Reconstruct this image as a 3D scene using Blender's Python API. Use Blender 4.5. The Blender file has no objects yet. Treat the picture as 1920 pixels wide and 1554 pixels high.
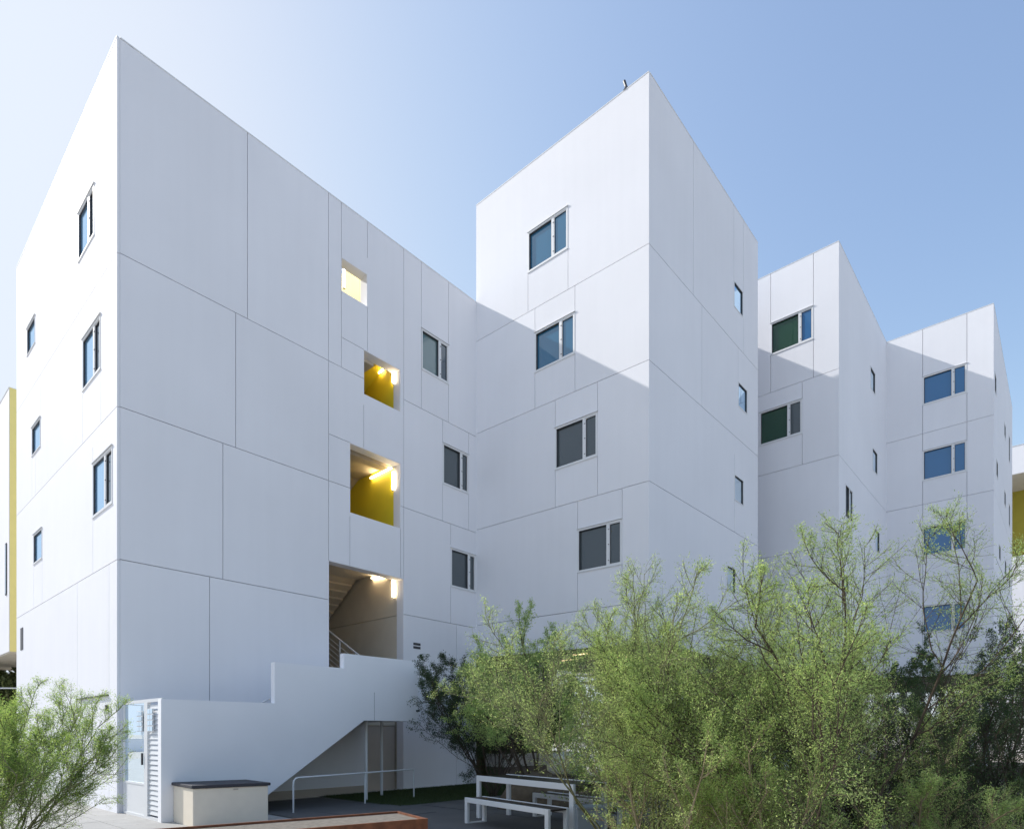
import bpy, math, random
import numpy as np
from mathutils import Vector

# ------------------------------------------------------------------ camera, light, exposure
scn = bpy.context.scene
COL = scn.collection
FOC, CX, HZ, CAMZ = 1170.0, 960.0, 1375.0, 1.58      # focal length and horizon of the photograph, eye height (m)
cam_d = bpy.data.cameras.new('camera'); cam = bpy.data.objects.new('camera', cam_d); COL.objects.link(cam)
cam.location = (0, 0, CAMZ); cam.rotation_euler = (math.radians(90), 0, 0)
cam_d.sensor_width = 36; cam_d.lens = 36 * FOC / 1920; cam_d.shift_y = (HZ - 777) / 1920
cam_d.clip_start = 0.05; cam_d.clip_end = 3000
scn.camera = cam

SUN_TRAVEL = Vector((2.94, -1.286, -2.49)).normalized()
SUN_POS = -SUN_TRAVEL
sun_el = math.asin(SUN_POS.z); sun_az = math.atan2(SUN_POS.x, SUN_POS.y)
w = bpy.data.worlds.new('World'); scn.world = w; w.use_nodes = True
nt = w.node_tree; nt.nodes.clear()
sky = nt.nodes.new('ShaderNodeTexSky'); sky.sky_type = 'NISHITA'; sky.sun_disc = False
sky.sun_elevation = sun_el; sky.sun_rotation = sun_az
sky.altitude = 0; sky.air_density = 0.78; sky.dust_density = 1.25; sky.ozone_density = 0.0
bg = nt.nodes.new('ShaderNodeBackground'); bg.inputs['Strength'].default_value = 0.15
wo = nt.nodes.new('ShaderNodeOutputWorld')
sp_ = nt.nodes.new('ShaderNodeSeparateColor'); cb_ = nt.nodes.new('ShaderNodeCombineColor')
nt.links.new(sky.outputs[0], sp_.inputs[0])
for ch, cap in enumerate((2.35, 2.58, 2.92)):            # soft shoulder of the film: x / (1 + (x/cap)^4)^(1/4), the same over the whole sky
    def mth(op, a, b):
        m_ = nt.nodes.new('ShaderNodeMath'); m_.operation = op
        for i_, v_ in enumerate((a, b)):
            if hasattr(v_, 'links'): nt.links.new(v_, m_.inputs[i_])
            else: m_.inputs[i_].default_value = v_
        return m_.outputs[0]
    x_ = sp_.outputs[ch]
    nt.links.new(mth('DIVIDE', x_, mth('POWER', mth('ADD', mth('POWER', mth('DIVIDE', x_, cap), 4.0), 1.0), .25)), cb_.inputs[ch])
nt.links.new(cb_.outputs[0], bg.inputs[0]); nt.links.new(bg.outputs[0], wo.inputs[0])
sd = bpy.data.lights.new('sun', 'SUN'); sd.energy = 2.0; sd.angle = math.radians(0.5); sd.color = (1, .965, .91)
so = bpy.data.objects.new('sun', sd); COL.objects.link(so)
so.rotation_euler = SUN_TRAVEL.to_track_quat('-Z', 'Y').to_euler(); so.location = (-20, 10, 30)
vs = scn.view_settings
vs.view_transform = 'Standard'; vs.look = 'None'; vs.gamma = 1; vs.use_curve_mapping = False; vs.exposure = 1.22
scn.render.engine = 'CYCLES'
scn.cycles.max_bounces = 8; scn.cycles.diffuse_bounces = 4; scn.cycles.glossy_bounces = 3
scn.cycles.transparent_max_bounces = 8

# ------------------------------------------------------------------ frames and helpers
DA = np.array([1045.0, 1170.0, 0.0]); DA /= np.linalg.norm(DA)       # along the long facade
DB = np.array([1310.0, -1170.0, 0.0]); DB /= np.linalg.norm(DB)      # out of the long facade
UP = np.array([0, 0, 1.0])
ORG = np.array([-7.85, 12.4, 0.0])                                   # base of the near left corner
def ab(a, b, z=0.0): return ORG + a * DA + b * DB + z * UP
def to_ab(X, Y):
    v = np.array([X, Y, 0.0]) - ORG; v[2] = 0
    M = np.array([[DA[0], DB[0]], [DA[1], DB[1]]])
    return np.linalg.solve(M, v[:2])
def ray(px, py): return np.array([(px - CX) / FOC, 1.0, (HZ - py) / FOC])
CAM = np.array([0, 0, CAMZ])
def at(px, Y, z=0.0): return np.array([(px - CX) / FOC * Y, Y, z])

class Face:
    """a vertical plane: u runs along it, d sticks out of it"""
    def __init__(s, p0, du, n, length, shear0=0.0, shear1=0.0):
        s.p0, s.du, s.n, s.len, s.s0, s.s1 = p0, du, n, length, shear0, shear1
    def tilt(s, u): return s.s0 + (s.s1 - s.s0) * u / s.len
    def w(s, u, z, d=0.0): return s.p0 + u * s.du + s.n * d + UP * (z + s.tilt(u) * min(1.0, max(0.0, z / 2.0)))
    def pix(s, px, py):
        r = ray(px, py); t = np.dot(s.p0 - CAM, s.n) / np.dot(r, s.n)
        P = CAM + r * t; u = np.dot(P - s.p0, s.du); return u, P[2] - s.tilt(u)
    def px2u(s, px): return s.pix(px, 900)[0]

FA = Face(ab(0, 0), DA, DB, 10.07, .055, -.055)
FB = Face(ab(0, 0), -DB, -DA, 9.2, .04, .0)
F2L = Face(ab(10.07, 0), DB, -DA, 6.18, .03, -.06)
F2R = Face(ab(10.07, 6.18), DA, DB, 7.4, -.06, -.06)
F3L = Face(ab(19.3, 2.42), DB, -DA, 5.83, 0, 0)
F3R = Face(ab(19.3, 8.25), DA, DB, 7.41, 0, 0)
F4L = Face(ab(26.71, 8.25), DB, -DA, 3.66, 0, 0)
F4R = Face(ab(26.71, 11.91), DA, DB, 10.6, 0, 0)
J1, J2, J3 = 9.52 + CAMZ, 6.46 + CAMZ, 3.42 + CAMZ
J0 = 12.46 + CAMZ
RA, RT = 13.80 + CAMZ, 16.80 + CAMZ
SOF = 2.38 + CAMZ

def props(o, label=None, cat=None, group=None, kind=None):
    if label: o['label'] = label
    if cat: o['category'] = cat
    if group: o['group'] = group
    if kind: o['kind'] = kind
    return o
def wloc(o):
    v = np.zeros(3)
    while o is not None:
        v += np.array(o.location); o = o.parent
    return v
def empty(name, loc, label=None, cat=None, group=None, kind=None):
    o = bpy.data.objects.new(name, None); COL.objects.link(o); o.location = tuple(loc); o.empty_display_size = .3
    return props(o, label, cat, group, kind)
def add(name, vf, mat, parent=None, smooth=False, origin=None, **kw):
    """link verts/faces (world coordinates) as one mesh object"""
    v, f = vf
    v = np.asarray(v, dtype=float)
    base = wloc(parent) if parent is not None else np.zeros(3)
    loc = np.asarray(origin, float) if origin is not None else (base if parent is not None else np.zeros(3))
    me = bpy.data.meshes.new(name)
    me.from_pydata((v - loc).tolist(), [], [tuple(int(i) for i in q) for q in f]); me.update()
    if smooth:
        me.shade_smooth()
    me.materials.append(mat)
    o = bpy.data.objects.new(name, me); COL.objects.link(o)
    if parent is not None: o.parent = parent
    o.location = tuple(loc - base) if parent is not None else tuple(loc)
    return props(o, **kw)
def merge(*parts):
    V, F, n = [], [], 0
    for v, f in parts:
        V += [tuple(p) for p in v]; F += [tuple(i + n for i in q) for q in f]; n += len(v)
    return V, F
HEX = [(0, 3, 2, 1), (4, 5, 6, 7), (0, 1, 5, 4), (1, 2, 6, 5), (2, 3, 7, 6), (3, 0, 4, 7)]
def hexa(c): return list(c), HEX
def box(x0, x1, y0, y1, z0, z1):
    return hexa([(x0, y0, z0), (x1, y0, z0), (x1, y1, z0), (x0, y1, z0), (x0, y0, z1), (x1, y0, z1), (x1, y1, z1), (x0, y1, z1)])
def abbox(a0, a1, b0, b1, z0, z1):
    return hexa([ab(a0, b0, z0), ab(a1, b0, z0), ab(a1, b1, z0), ab(a0, b1, z0), ab(a0, b0, z1), ab(a1, b0, z1), ab(a1, b1, z1), ab(a0, b1, z1)])
def obox(p, e1, e2, l1, l2, z0, z1):
    p = np.array(p, float); q = [p, p + e1 * l1, p + e1 * l1 + e2 * l2, p + e2 * l2]
    return hexa([(x[0], x[1], z0) for x in q] + [(x[0], x[1], z1) for x in q])
def fbox(F, u0, u1, z0, z1, d0, d1):
    return hexa([F.w(u0, z0, d0), F.w(u1, z0, d0), F.w(u1, z0, d1), F.w(u0, z0, d1), F.w(u0, z1, d0), F.w(u1, z1, d0), F.w(u1, z1, d1), F.w(u0, z1, d1)])
def tube(pts, rad, n=8):
    pts = [np.array(p, float) for p in pts]; V, F = [], []
    rad = [rad] * len(pts) if not hasattr(rad, '__len__') else rad
    for i, p in enumerate(pts):
        t = pts[min(i + 1, len(pts) - 1)] - pts[max(i - 1, 0)]; t /= np.linalg.norm(t)
        s = np.cross(t, UP if abs(t[2]) < .9 else np.array([1.0, 0, 0])); s /= np.linalg.norm(s); q = np.cross(s, t)
        for k in range(n):
            c = 2 * math.pi * k / n; V.append(p + rad[i] * (math.cos(c) * s + math.sin(c) * q))
    for i in range(len(pts) - 1):
        for k in range(n):
            a_, b_ = i * n + k, i * n + (k + 1) % n; F.append((a_, b_, b_ + n, a_ + n))
    F.append(tuple(range(n))[::-1]); F.append(tuple(range((len(pts) - 1) * n, len(pts) * n)))
    return V, F
def bev(o, wdt=.006, seg=2):
    m = o.modifiers.new('bevel', 'BEVEL'); m.width = wdt; m.segments = seg; m.limit_method = 'ANGLE'; return o

# ------------------------------------------------------------------ materials
def mat(name, col, rough=.6, metal=0.0, var=.0, scale=3.0, bump=0.0, bscale=60.0, spec=.5, objvar=0.0, detail=4, streak=0.0):
    m = bpy.data.materials.new(name); m.use_nodes = True; n = m.node_tree; L = n.links
    p = n.nodes['Principled BSDF']; p.inputs['Base Color'].default_value = (*col, 1)
    p.inputs['Roughness'].default_value = rough; p.inputs['Metallic'].default_value = metal
    p.inputs['Specular IOR Level'].default_value = spec
    geo = n.nodes.new('ShaderNodeNewGeometry')
    if var or objvar:
        nz = n.nodes.new('ShaderNodeTexNoise'); nz.inputs['Scale'].default_value = scale; nz.inputs['Detail'].default_value = detail
        L.new(geo.outputs['Position'], nz.inputs['Vector'])
        mr = n.nodes.new('ShaderNodeMapRange'); mr.inputs['From Min'].default_value = .3; mr.inputs['From Max'].default_value = .7
        mr.inputs['To Min'].default_value = 1 - var; mr.inputs['To Max'].default_value = 1 + var
        L.new(nz.outputs['Fac'], mr.inputs['Value'])
        oi = n.nodes.new('ShaderNodeObjectInfo')
        mo = n.nodes.new('ShaderNodeMapRange'); mo.inputs['To Min'].default_value = 1 - objvar; mo.inputs['To Max'].default_value = 1 + objvar * .4
        L.new(oi.outputs['Random'], mo.inputs['Value'])
        mu = n.nodes.new('ShaderNodeMath'); mu.operation = 'MULTIPLY'
        L.new(mr.outputs[0], mu.inputs[0]); L.new(mo.outputs[0], mu.inputs[1])
        if streak:      # faint rain streaks running down the wall
            mp = n.nodes.new('ShaderNodeMapping'); mp.inputs['Scale'].default_value = (5, 5, .25)
            n2 = n.nodes.new('ShaderNodeTexNoise'); n2.inputs['Scale'].default_value = 1.0; n2.inputs['Detail'].default_value = 5
            L.new(geo.outputs['Position'], mp.inputs[0]); L.new(mp.outputs[0], n2.inputs['Vector'])
            m2 = n.nodes.new('ShaderNodeMapRange'); m2.inputs['From Min'].default_value = .35; m2.inputs['From Max'].default_value = .65
            m2.inputs['To Min'].default_value = 1 - streak; m2.inputs['To Max'].default_value = 1 + streak
            L.new(n2.outputs['Fac'], m2.inputs['Value']); q = n.nodes.new('ShaderNodeMath'); q.operation = 'MULTIPLY'
            L.new(mu.outputs[0], q.inputs[0]); L.new(m2.outputs[0], q.inputs[1]); mu = q
        vm = n.nodes.new('ShaderNodeVectorMath'); vm.operation = 'SCALE'; vm.inputs[0].default_value = col
        L.new(mu.outputs[0], vm.inputs['Scale']); L.new(vm.outputs[0], p.inputs['Base Color'])
    if bump:
        nb = n.nodes.new('ShaderNodeTexNoise'); nb.inputs['Scale'].default_value = bscale; nb.inputs['Detail'].default_value = 3
        L.new(geo.outputs['Position'], nb.inputs['Vector'])
        bp = n.nodes.new('ShaderNodeBump'); bp.inputs['Strength'].default_value = bump; bp.inputs['Distance'].default_value = .01
        L.new(nb.outputs['Fac'], bp.inputs['Height']); L.new(bp.outputs[0], p.inputs['Normal'])
    return m
def leafmat(name, c1, c2, trans=.35):
    m = bpy.data.materials.new(name); m.use_nodes = True; n = m.node_tree; L = n.links
    p = n.nodes['Principled BSDF']; p.inputs['Roughness'].default_value = .55; p.inputs['Specular IOR Level'].default_value = .35
    g = n.nodes.new('ShaderNodeNewGeometry'); r = n.nodes.new('ShaderNodeValToRGB')
    r.color_ramp.elements[0].color = (*c1, 1); r.color_ramp.elements[1].color = (*c2, 1)
    L.new(g.outputs['Random Per Island'], r.inputs[0]); L.new(r.outputs[0], p.inputs['Base Color'])
    t = n.nodes.new('ShaderNodeBsdfTranslucent'); vm = n.nodes.new('ShaderNodeVectorMath'); vm.operation = 'MULTIPLY'; vm.inputs[1].default_value = (1.5, 1.45, 1.2); L.new(r.outputs[0], vm.inputs[0]); L.new(vm.outputs[0], t.inputs[0])
    mx = n.nodes.new('ShaderNodeMixShader'); mx.inputs[0].default_value = trans
    L.new(p.outputs[0], mx.inputs[1]); L.new(t.outputs[0], mx.inputs[2])
    L.new(mx.outputs[0], n.nodes['Material Output'].inputs[0])
    return m
def glassmat(name, base, refl, tint=(.8, .92, 1)):
    """window glass: flat body colour with a mirror coat"""
    m = bpy.data.materials.new(name); m.use_nodes = True; n = m.node_tree; L = n.links
    p = n.nodes['Principled BSDF']; p.inputs['Base Color'].default_value = (*base, 1); p.inputs['Roughness'].default_value = .04
    gl = n.nodes.new('ShaderNodeBsdfGlossy'); gl.inputs['Roughness'].default_value = .015; gl.inputs['Color'].default_value = (*tint, 1)
    fr = n.nodes.new('ShaderNodeLayerWeight'); fr.inputs['Blend'].default_value = .12
    mr = n.nodes.new('ShaderNodeMapRange'); mr.inputs['To Min'].default_value = refl; mr.inputs['To Max'].default_value = .95
    L.new(fr.outputs['Fresnel'], mr.inputs['Value'])
    mx = n.nodes.new('ShaderNodeMixShader'); L.new(mr.outputs[0], mx.inputs[0])
    L.new(p.outputs[0], mx.inputs[1]); L.new(gl.outputs[0], mx.inputs[2]); L.new(mx.outputs[0], n.nodes['Material Output'].inputs[0])
    nz = n.nodes.new('ShaderNodeTexNoise'); nz.inputs['Scale'].default_value = 1.2
    g = n.nodes.new('ShaderNodeNewGeometry'); L.new(g.outputs['Position'], nz.inputs['Vector'])
    bp = n.nodes.new('ShaderNodeBump'); bp.inputs['Strength'].default_value = .05; bp.inputs['Distance'].default_value = .02
    L.new(nz.outputs['Fac'], bp.inputs['Height']); L.new(bp.outputs[0], gl.inputs['Normal'])
    return m
def emis(name, col, s):
    m = bpy.data.materials.new(name); m.use_nodes = True; p = m.node_tree.nodes['Principled BSDF']
    p.inputs['Base Color'].default_value = (*col, 1); p.inputs['Emission Color'].default_value = (*col, 1); p.inputs['Emission Strength'].default_value = s
    return m

M_stair = mat('bright_white_render', (.93, .925, .95), .75, var=.02, scale=.9, bump=.05, bscale=90, spec=.3)
M_wall = mat('white_render_panel', (.855, .85, .875), .75, var=.02, scale=.5, bump=.06, bscale=90, objvar=.025, streak=.007, spec=.3)
M_core = mat('joint_backing', (.36, .36, .37), .9)
M_cop = mat('white_metal_coping', (.76, .77, .78), .45)
M_frame = mat('white_window_frame', (.80, .80, .80), .35)
M_dark = mat('dark_metal', (.05, .05, .055), .5)
M_steel = mat('white_painted_steel', (.74, .75, .76), .35, bump=.02)
M_gblue = glassmat('sky_painted_glass', (.03, .14, .25), .05)  # sky reflection painted into the blue body colour
M_gdeep = glassmat('deep_sky_painted_glass', (.02, .13, .31), .04)  # deeper sky reflection, also painted into the body colour
M_ggrey = glassmat('dark_reflection_glass', (.075, .09, .095), .05)  # dark reflected surroundings painted in as a grey body
M_gteal = glassmat('teal_glass', (.12, .19, .19), .10)  # flat teal body colour
M_ggreen = glassmat('green_tinted_glass', (.012, .06, .028), .03)
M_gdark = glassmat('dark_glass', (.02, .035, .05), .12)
M_gsky = glassmat('mirror_glass', (.22, .45, .70), .50, (.60, .80, .98))  # bright grazing sky reflection partly painted into body and tint
M_yel = mat('yellow_paint', (.88, .72, .04), .6, var=.03, scale=2)
M_yelp = mat('pale_yellow_paint', (.80, .60, .10), .6, var=.02)
M_cream = mat('cream_paint', (.62, .56, .46), .7, var=.04, scale=2)
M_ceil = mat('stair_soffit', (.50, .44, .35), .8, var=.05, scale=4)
M_soff = mat('brown_timber_soffit', (.10, .065, .035), .6, var=.25, scale=6)
M_taupe = mat('taupe_render', (.50, .43, .36), .8, var=.03)
M_tube = emis('warm_tube', (1.0, .80, .52), 10.0)
M_spot = emis('warm_strip', (1.0, .7, .4), 2.0)
M_boxw = mat('beige_plastic', (.80, .72, .60), .5, var=.03, scale=5, bump=.03)
M_lid = mat('charcoal_lid', (.04, .04, .05), .65, bump=.05)
M_cort = mat('rusty_steel', (.20, .07, .03), .75, var=.3, scale=8, bump=.15, bscale=40)
M_soil = mat('planting_soil', (.12, .09, .06), .95, var=.35, scale=6, bump=.6, bscale=25)
M_grav = mat('pale_gravel', (.20, .175, .145), .95, var=.25, scale=14, bump=.5, bscale=50)
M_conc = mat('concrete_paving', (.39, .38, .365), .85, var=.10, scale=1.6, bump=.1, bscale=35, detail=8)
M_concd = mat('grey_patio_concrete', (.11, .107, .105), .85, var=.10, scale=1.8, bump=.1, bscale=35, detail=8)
M_court = mat('courtyard_concrete', (.42, .41, .38), .85, var=.08)
M_bounce = mat('pale_bounce_ground', (.50, .45, .39), .95, var=.12, scale=2, bump=.3, bscale=30)  # ground made pale to bounce warm fill onto the shaded walls
M_lawn = mat('lawn_soil', (.035, .05, .018), .95, var=.3, scale=5, bump=.5, bscale=30)
M_grass = leafmat('grass_blade', (.03, .055, .012), (.07, .10, .03), .2)
M_seat = mat('dark_brown_wood', (.035, .025, .02), .4, var=.3, scale=7)
M_tablegrey = mat('blue_grey_panel', (.20, .24, .28), .5, var=.05)
M_beige = mat('beige_planter_wall', (.42, .38, .33), .8, var=.05)
M_brown = mat('brown_planter_base', (.12, .09, .07), .85, var=.1)
M_stone = mat('smooth_grey_stone', (.45, .43, .38), .85, var=.12, scale=5, bump=.3, bscale=12)
M_bark = mat('dark_bark', (.075, .055, .038), .9, var=.3, scale=12)
M_barkg = mat('green_grey_bark', (.17, .17, .085), .85, var=.3, scale=12)
M_barkl = mat('pale_bark', (.26, .21, .13), .9, var=.25, scale=12)
M_frost = glassmat('clear_gate_glass', (.55, .58, .60), .06)
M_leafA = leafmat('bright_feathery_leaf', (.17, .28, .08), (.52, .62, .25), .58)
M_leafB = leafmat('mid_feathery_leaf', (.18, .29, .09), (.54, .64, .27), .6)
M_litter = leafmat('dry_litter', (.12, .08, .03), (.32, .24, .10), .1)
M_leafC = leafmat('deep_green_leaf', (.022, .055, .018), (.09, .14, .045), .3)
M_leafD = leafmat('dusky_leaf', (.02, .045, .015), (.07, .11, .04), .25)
M_leafE = leafmat('fresh_left_leaf', (.14, .26, .06), (.42, .52, .17), .58)
M_leafF = leafmat('far_tree_leaf', (.05, .075, .025), (.15, .17, .07), .25)

# ------------------------------------------------------------------ ground (setting)
def sheet(name, pts, z, m, **kw):
    return add(name, ([(p[0], p[1], z) for p in pts], [tuple(range(len(pts)))]), m, kind='structure', **kw)
sheet('ground', [(-900, -900), (900, -900), (900, 900), (-900, 900)], 0, M_bounce)
sheet('planting_bed', [ab(*q) for q in ((1.0, 8.3), (4.3, 8.21), (13.2, 8.21), (40, 8.21), (40, 16.5), (2.6, 16.5), (-.2, 10.5))], .004, M_soil)
def absheet(name, pts, z, m): return sheet(name, [ab(a, b) for a, b in pts], z, m)
absheet('pavement', [(-14, 5.2), (-14, -30), (.0, -30), (.0, 0.2), (1.9, .2), (1.9, 4.2), (.2, 5.2), (-14, 5.21)], .004, M_conc)
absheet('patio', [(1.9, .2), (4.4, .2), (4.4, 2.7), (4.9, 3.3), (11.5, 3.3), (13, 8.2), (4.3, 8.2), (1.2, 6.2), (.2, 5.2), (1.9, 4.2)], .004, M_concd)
def slabs(pname, a0, a1, b0, b1, size, m, keep, seed):
    r = random.Random(seed); par = bpy.data.objects[pname]; a = a0
    while a < a1:
        b = b0
        while b < b1:
            if keep(a, b) and keep(a + size, b) and keep(a, b + size) and keep(a + size, b + size):
                t_ = .013 + r.uniform(-.002, .002)
                add('paving_slab', abbox(a + .005, a + size - .005, b + .005, b + size - .005, .0045, t_), m, par)
            b += size
        a += size
slabs('pavement', -6.0, 4.4, .3, 5.6, .9, M_conc, lambda a, b: b <= 5.2 and a <= 1.9 and (b <= 4.2 or a <= .2) and (a < -.05 or b > .25), 1)
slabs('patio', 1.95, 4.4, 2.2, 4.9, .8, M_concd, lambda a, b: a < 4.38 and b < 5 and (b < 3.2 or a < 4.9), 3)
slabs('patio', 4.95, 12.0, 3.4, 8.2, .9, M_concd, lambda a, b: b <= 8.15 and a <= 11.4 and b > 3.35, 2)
absheet('courtyard', [(10.1, -1.2), (60, -1.2), (60, -40), (10.1, -40)], .004, M_court)
absheet('undercroft_floor', [(10.1, -1.2), (60, -1.2), (60, 6), (10.1, 6)], .008, M_concd)
absheet('lawn', [(4.4, .05), (10.3, .05), (10.3, 3.3), (4.9, 3.3), (4.4, 2.7)], .006, M_lawn)
rng = np.random.default_rng(5)
def blades(name, region, n, h, m, seed, hv=.5, wd=.004, label=None, cat=None, kind='stuff', z0=.0):
    r = np.random.default_rng(seed); a = r.uniform(region[0], region[1], n); b = r.uniform(region[2], region[3], n)
    P = ORG[None] + a[:, None] * DA + b[:, None] * DB; P[:, 2] = z0
    th = r.uniform(0, 2 * np.pi, n); S = np.stack([np.cos(th), np.sin(th), 0 * th], 1) * wd
    H = h * (1 - hv * r.random(n)); T = P + np.stack([r.normal(0, .3, n) * H, r.normal(0, .3, n) * H, H], 1)
    V = np.stack([P - S, P + S, T], 1).reshape(-1, 3); F = np.arange(3 * n).reshape(-1, 3)
    return fastmesh(name, V, F, m, None, label=label, cat=cat, kind=kind)
def fastmesh(name, V, F, m, parent, loc=None, **kw):
    me = bpy.data.meshes.new(name); nv, nf, k = len(V), len(F), F.shape[1]
    base = wloc(parent) if parent is not None else np.zeros(3)
    me.vertices.add(nv); me.vertices.foreach_set('co', (V - base).astype(np.float32).ravel())
    me.loops.add(nf * k); me.loops.foreach_set('vertex_index', F.astype(np.int32).ravel())
    me.polygons.add(nf); me.polygons.foreach_set('loop_start', np.arange(0, nf * k, k, dtype=np.int32))
    me.update(calc_edges=True); me.materials.append(m)
    o = bpy.data.objects.new(name, me); COL.objects.link(o)
    if parent is not None: o.parent = parent
    return props(o, **kw)
blades('grass', (4.5, 10.2, .08, 3.25), 42000, .055, M_grass, 3, label='dark mown grass growing along the foot of the white wall', cat='grass')

_r = np.random.default_rng(77); _n = 2600
_a = _r.uniform(-5, 11, _n); _b = np.where(_r.random(_n) < .5, _r.uniform(.2, 8.2, _n), 8.2 - np.abs(_r.normal(0, 1.0, _n)))
_P = ORG[None] + _a[:, None] * DA + _b[:, None] * DB; _P[:, 2] = .019; _t = _r.uniform(0, 6.28, _n); _L = _r.uniform(.008, .028, _n)[:, None]
_d = np.stack([np.cos(_t), np.sin(_t), _r.uniform(-.1, .3, _n)], 1) * _L; _s = np.stack([-np.sin(_t), np.cos(_t), 0 * _t], 1) * _L * .3
fastmesh('leaf_litter', np.stack([_P, _P + _d * .5 + _s, _P + _d, _P + _d * .5 - _s], 1).reshape(-1, 3), np.arange(4 * _n).reshape(-1, 4), M_litter, None,
         label='dry leaf litter scattered over the paving', cat='leaf litter', kind='stuff')

# ------------------------------------------------------------------ panelled facades
GAP = .015
def snap(v, cands, tol):
    c = min(cands, key=lambda x: abs(x - v)) if cands else v
    return c if abs(c - v) < tol else v
def panels(parent, F, u0, u1, z0, z1, hj, vj, holes, th=.05, m=None, nm='wall_panel', gap=GAP):
    """split the wall into panels along horizontal joints hj [(z,ua,ub)] and vertical joints vj [(u,za,zb)], leaving holes open"""
    cut = [(a, b, z - gap / 2, z + gap / 2) for z, a, b in hj] + [(u - gap / 2, u + gap / 2, a, b) for u, a, b in vj] + [tuple(h) for h in holes]
    us = sorted({round(min(max(x, u0), u1), 4) for c in cut for x in c[:2]} | {u0, u1})
    zs = sorted({round(min(max(x, z0), z1), 4) for c in cut for x in c[2:]} | {z0, z1})
    def clean(s):
        o = [s[0]]
        for x in s[1:]:
            if x - o[-1] > .0015: o.append(x)
        return o
    us, zs = clean(us), clean(zs); nu, nz = len(us) - 1, len(zs) - 1
    full = np.ones((nu, nz), bool)
    for i in range(nu):
        for j in range(nz):
            cu, cz = (us[i] + us[i + 1]) / 2, (zs[j] + zs[j + 1]) / 2
            if any(c[0] < cu < c[1] and c[2] < cz < c[3] for c in cut): full[i, j] = False
    comp = -np.ones((nu, nz), int); k = 0
    for i in range(nu):
        for j in range(nz):
            if full[i, j] and comp[i, j] < 0:
                st = [(i, j)]; comp[i, j] = k
                while st:
                    x, y = st.pop()
                    for dx, dy in ((1, 0), (-1, 0), (0, 1), (0, -1)):
                        X, Y = x + dx, y + dy
                        if 0 <= X < nu and 0 <= Y < nz and full[X, Y] and comp[X, Y] < 0: comp[X, Y] = k; st.append((X, Y))
                k += 1
    for c in range(k):
        idx = {}; V = []; Fc = []
        def v(i, j, s):
            key = (i, j, s)
            if key not in idx: idx[key] = len(V); V.append(F.w(us[i], zs[j], 0 if s else -th))
            return idx[key]
        for i, j in zip(*np.where(comp == c)):
            Fc.append((v(i, j, 1), v(i + 1, j, 1), v(i + 1, j + 1, 1), v(i, j + 1, 1)))
            Fc.append((v(i, j, 0), v(i, j + 1, 0), v(i + 1, j + 1, 0), v(i + 1, j, 0)))
            for (di, dj, p, q) in ((-1, 0, (i, j), (i, j + 1)), (1, 0, (i + 1, j + 1), (i + 1, j)), (0, -1, (i + 1, j), (i, j)), (0, 1, (i, j + 1), (i + 1, j + 1))):
                I, J = i + di, j + dj
                if not (0 <= I < nu and 0 <= J < nz) or comp[I, J] != c:
                    Fc.append((v(*p, 1), v(*q, 1), v(*q, 0), v(*p, 0)))
        if len(V): add(nm, (V, Fc), m or M_wall, parent)
def backing(parent, F, u0, u1, z0, z1, holes, d0=-.30, d1=-.054, m=None, nm='wall'):
    us = sorted({u0, u1} | {x for h in holes for x in h[:2]}); zs = sorted({z0, z1} | {x for h in holes for x in h[2:]})
    us = [x for x in us if u0 <= x <= u1]; zs = [x for x in zs if z0 <= x <= z1]
    parts = []
    for i in range(len(us) - 1):
        for j in range(len(zs) - 1):
            cu, cz = (us[i] + us[i + 1]) / 2, (zs[j] + zs[j + 1]) / 2
            if not any(h[0] < cu < h[1] and h[2] < cz < h[3] for h in holes): parts.append((i, j))
    V, Fc, idx = [], [], {}
    def v(i, j, s):
        if (i, j, s) not in idx: idx[(i, j, s)] = len(V); V.append(F.w(us[i], zs[j], d1 if s else d0))
        return idx[(i, j, s)]
    S = set(parts)
    for i, j in parts:
        Fc.append((v(i, j, 1), v(i + 1, j, 1), v(i + 1, j + 1, 1), v(i, j + 1, 1)))
        Fc.append((v(i, j, 0), v(i, j + 1, 0), v(i + 1, j + 1, 0), v(i + 1, j, 0)))
        for (di, dj, p, q) in ((-1, 0, (i, j), (i, j + 1)), (1, 0, (i + 1, j + 1), (i + 1, j)), (0, -1, (i + 1, j), (i, j)), (0, 1, (i, j + 1), (i + 1, j + 1))):
            if (i + di, j + dj) not in S: Fc.append((v(*p, 1), v(*q, 1), v(*q, 0), v(*p, 0)))
    return add(nm, (V, Fc), m or M_core, parent)

def qrect(F, tl, tr, bl, br):
    a, b, c, d = F.pix(*tl), F.pix(*tr), F.pix(*bl), F.pix(*br)
    u0, u1 = (a[0] + c[0]) / 2, (b[0] + d[0]) / 2
    if u0 > u1: u0, u1 = u1, u0
    return [u0, u1, (c[1] + d[1]) / 2, (a[1] + b[1]) / 2]

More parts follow.
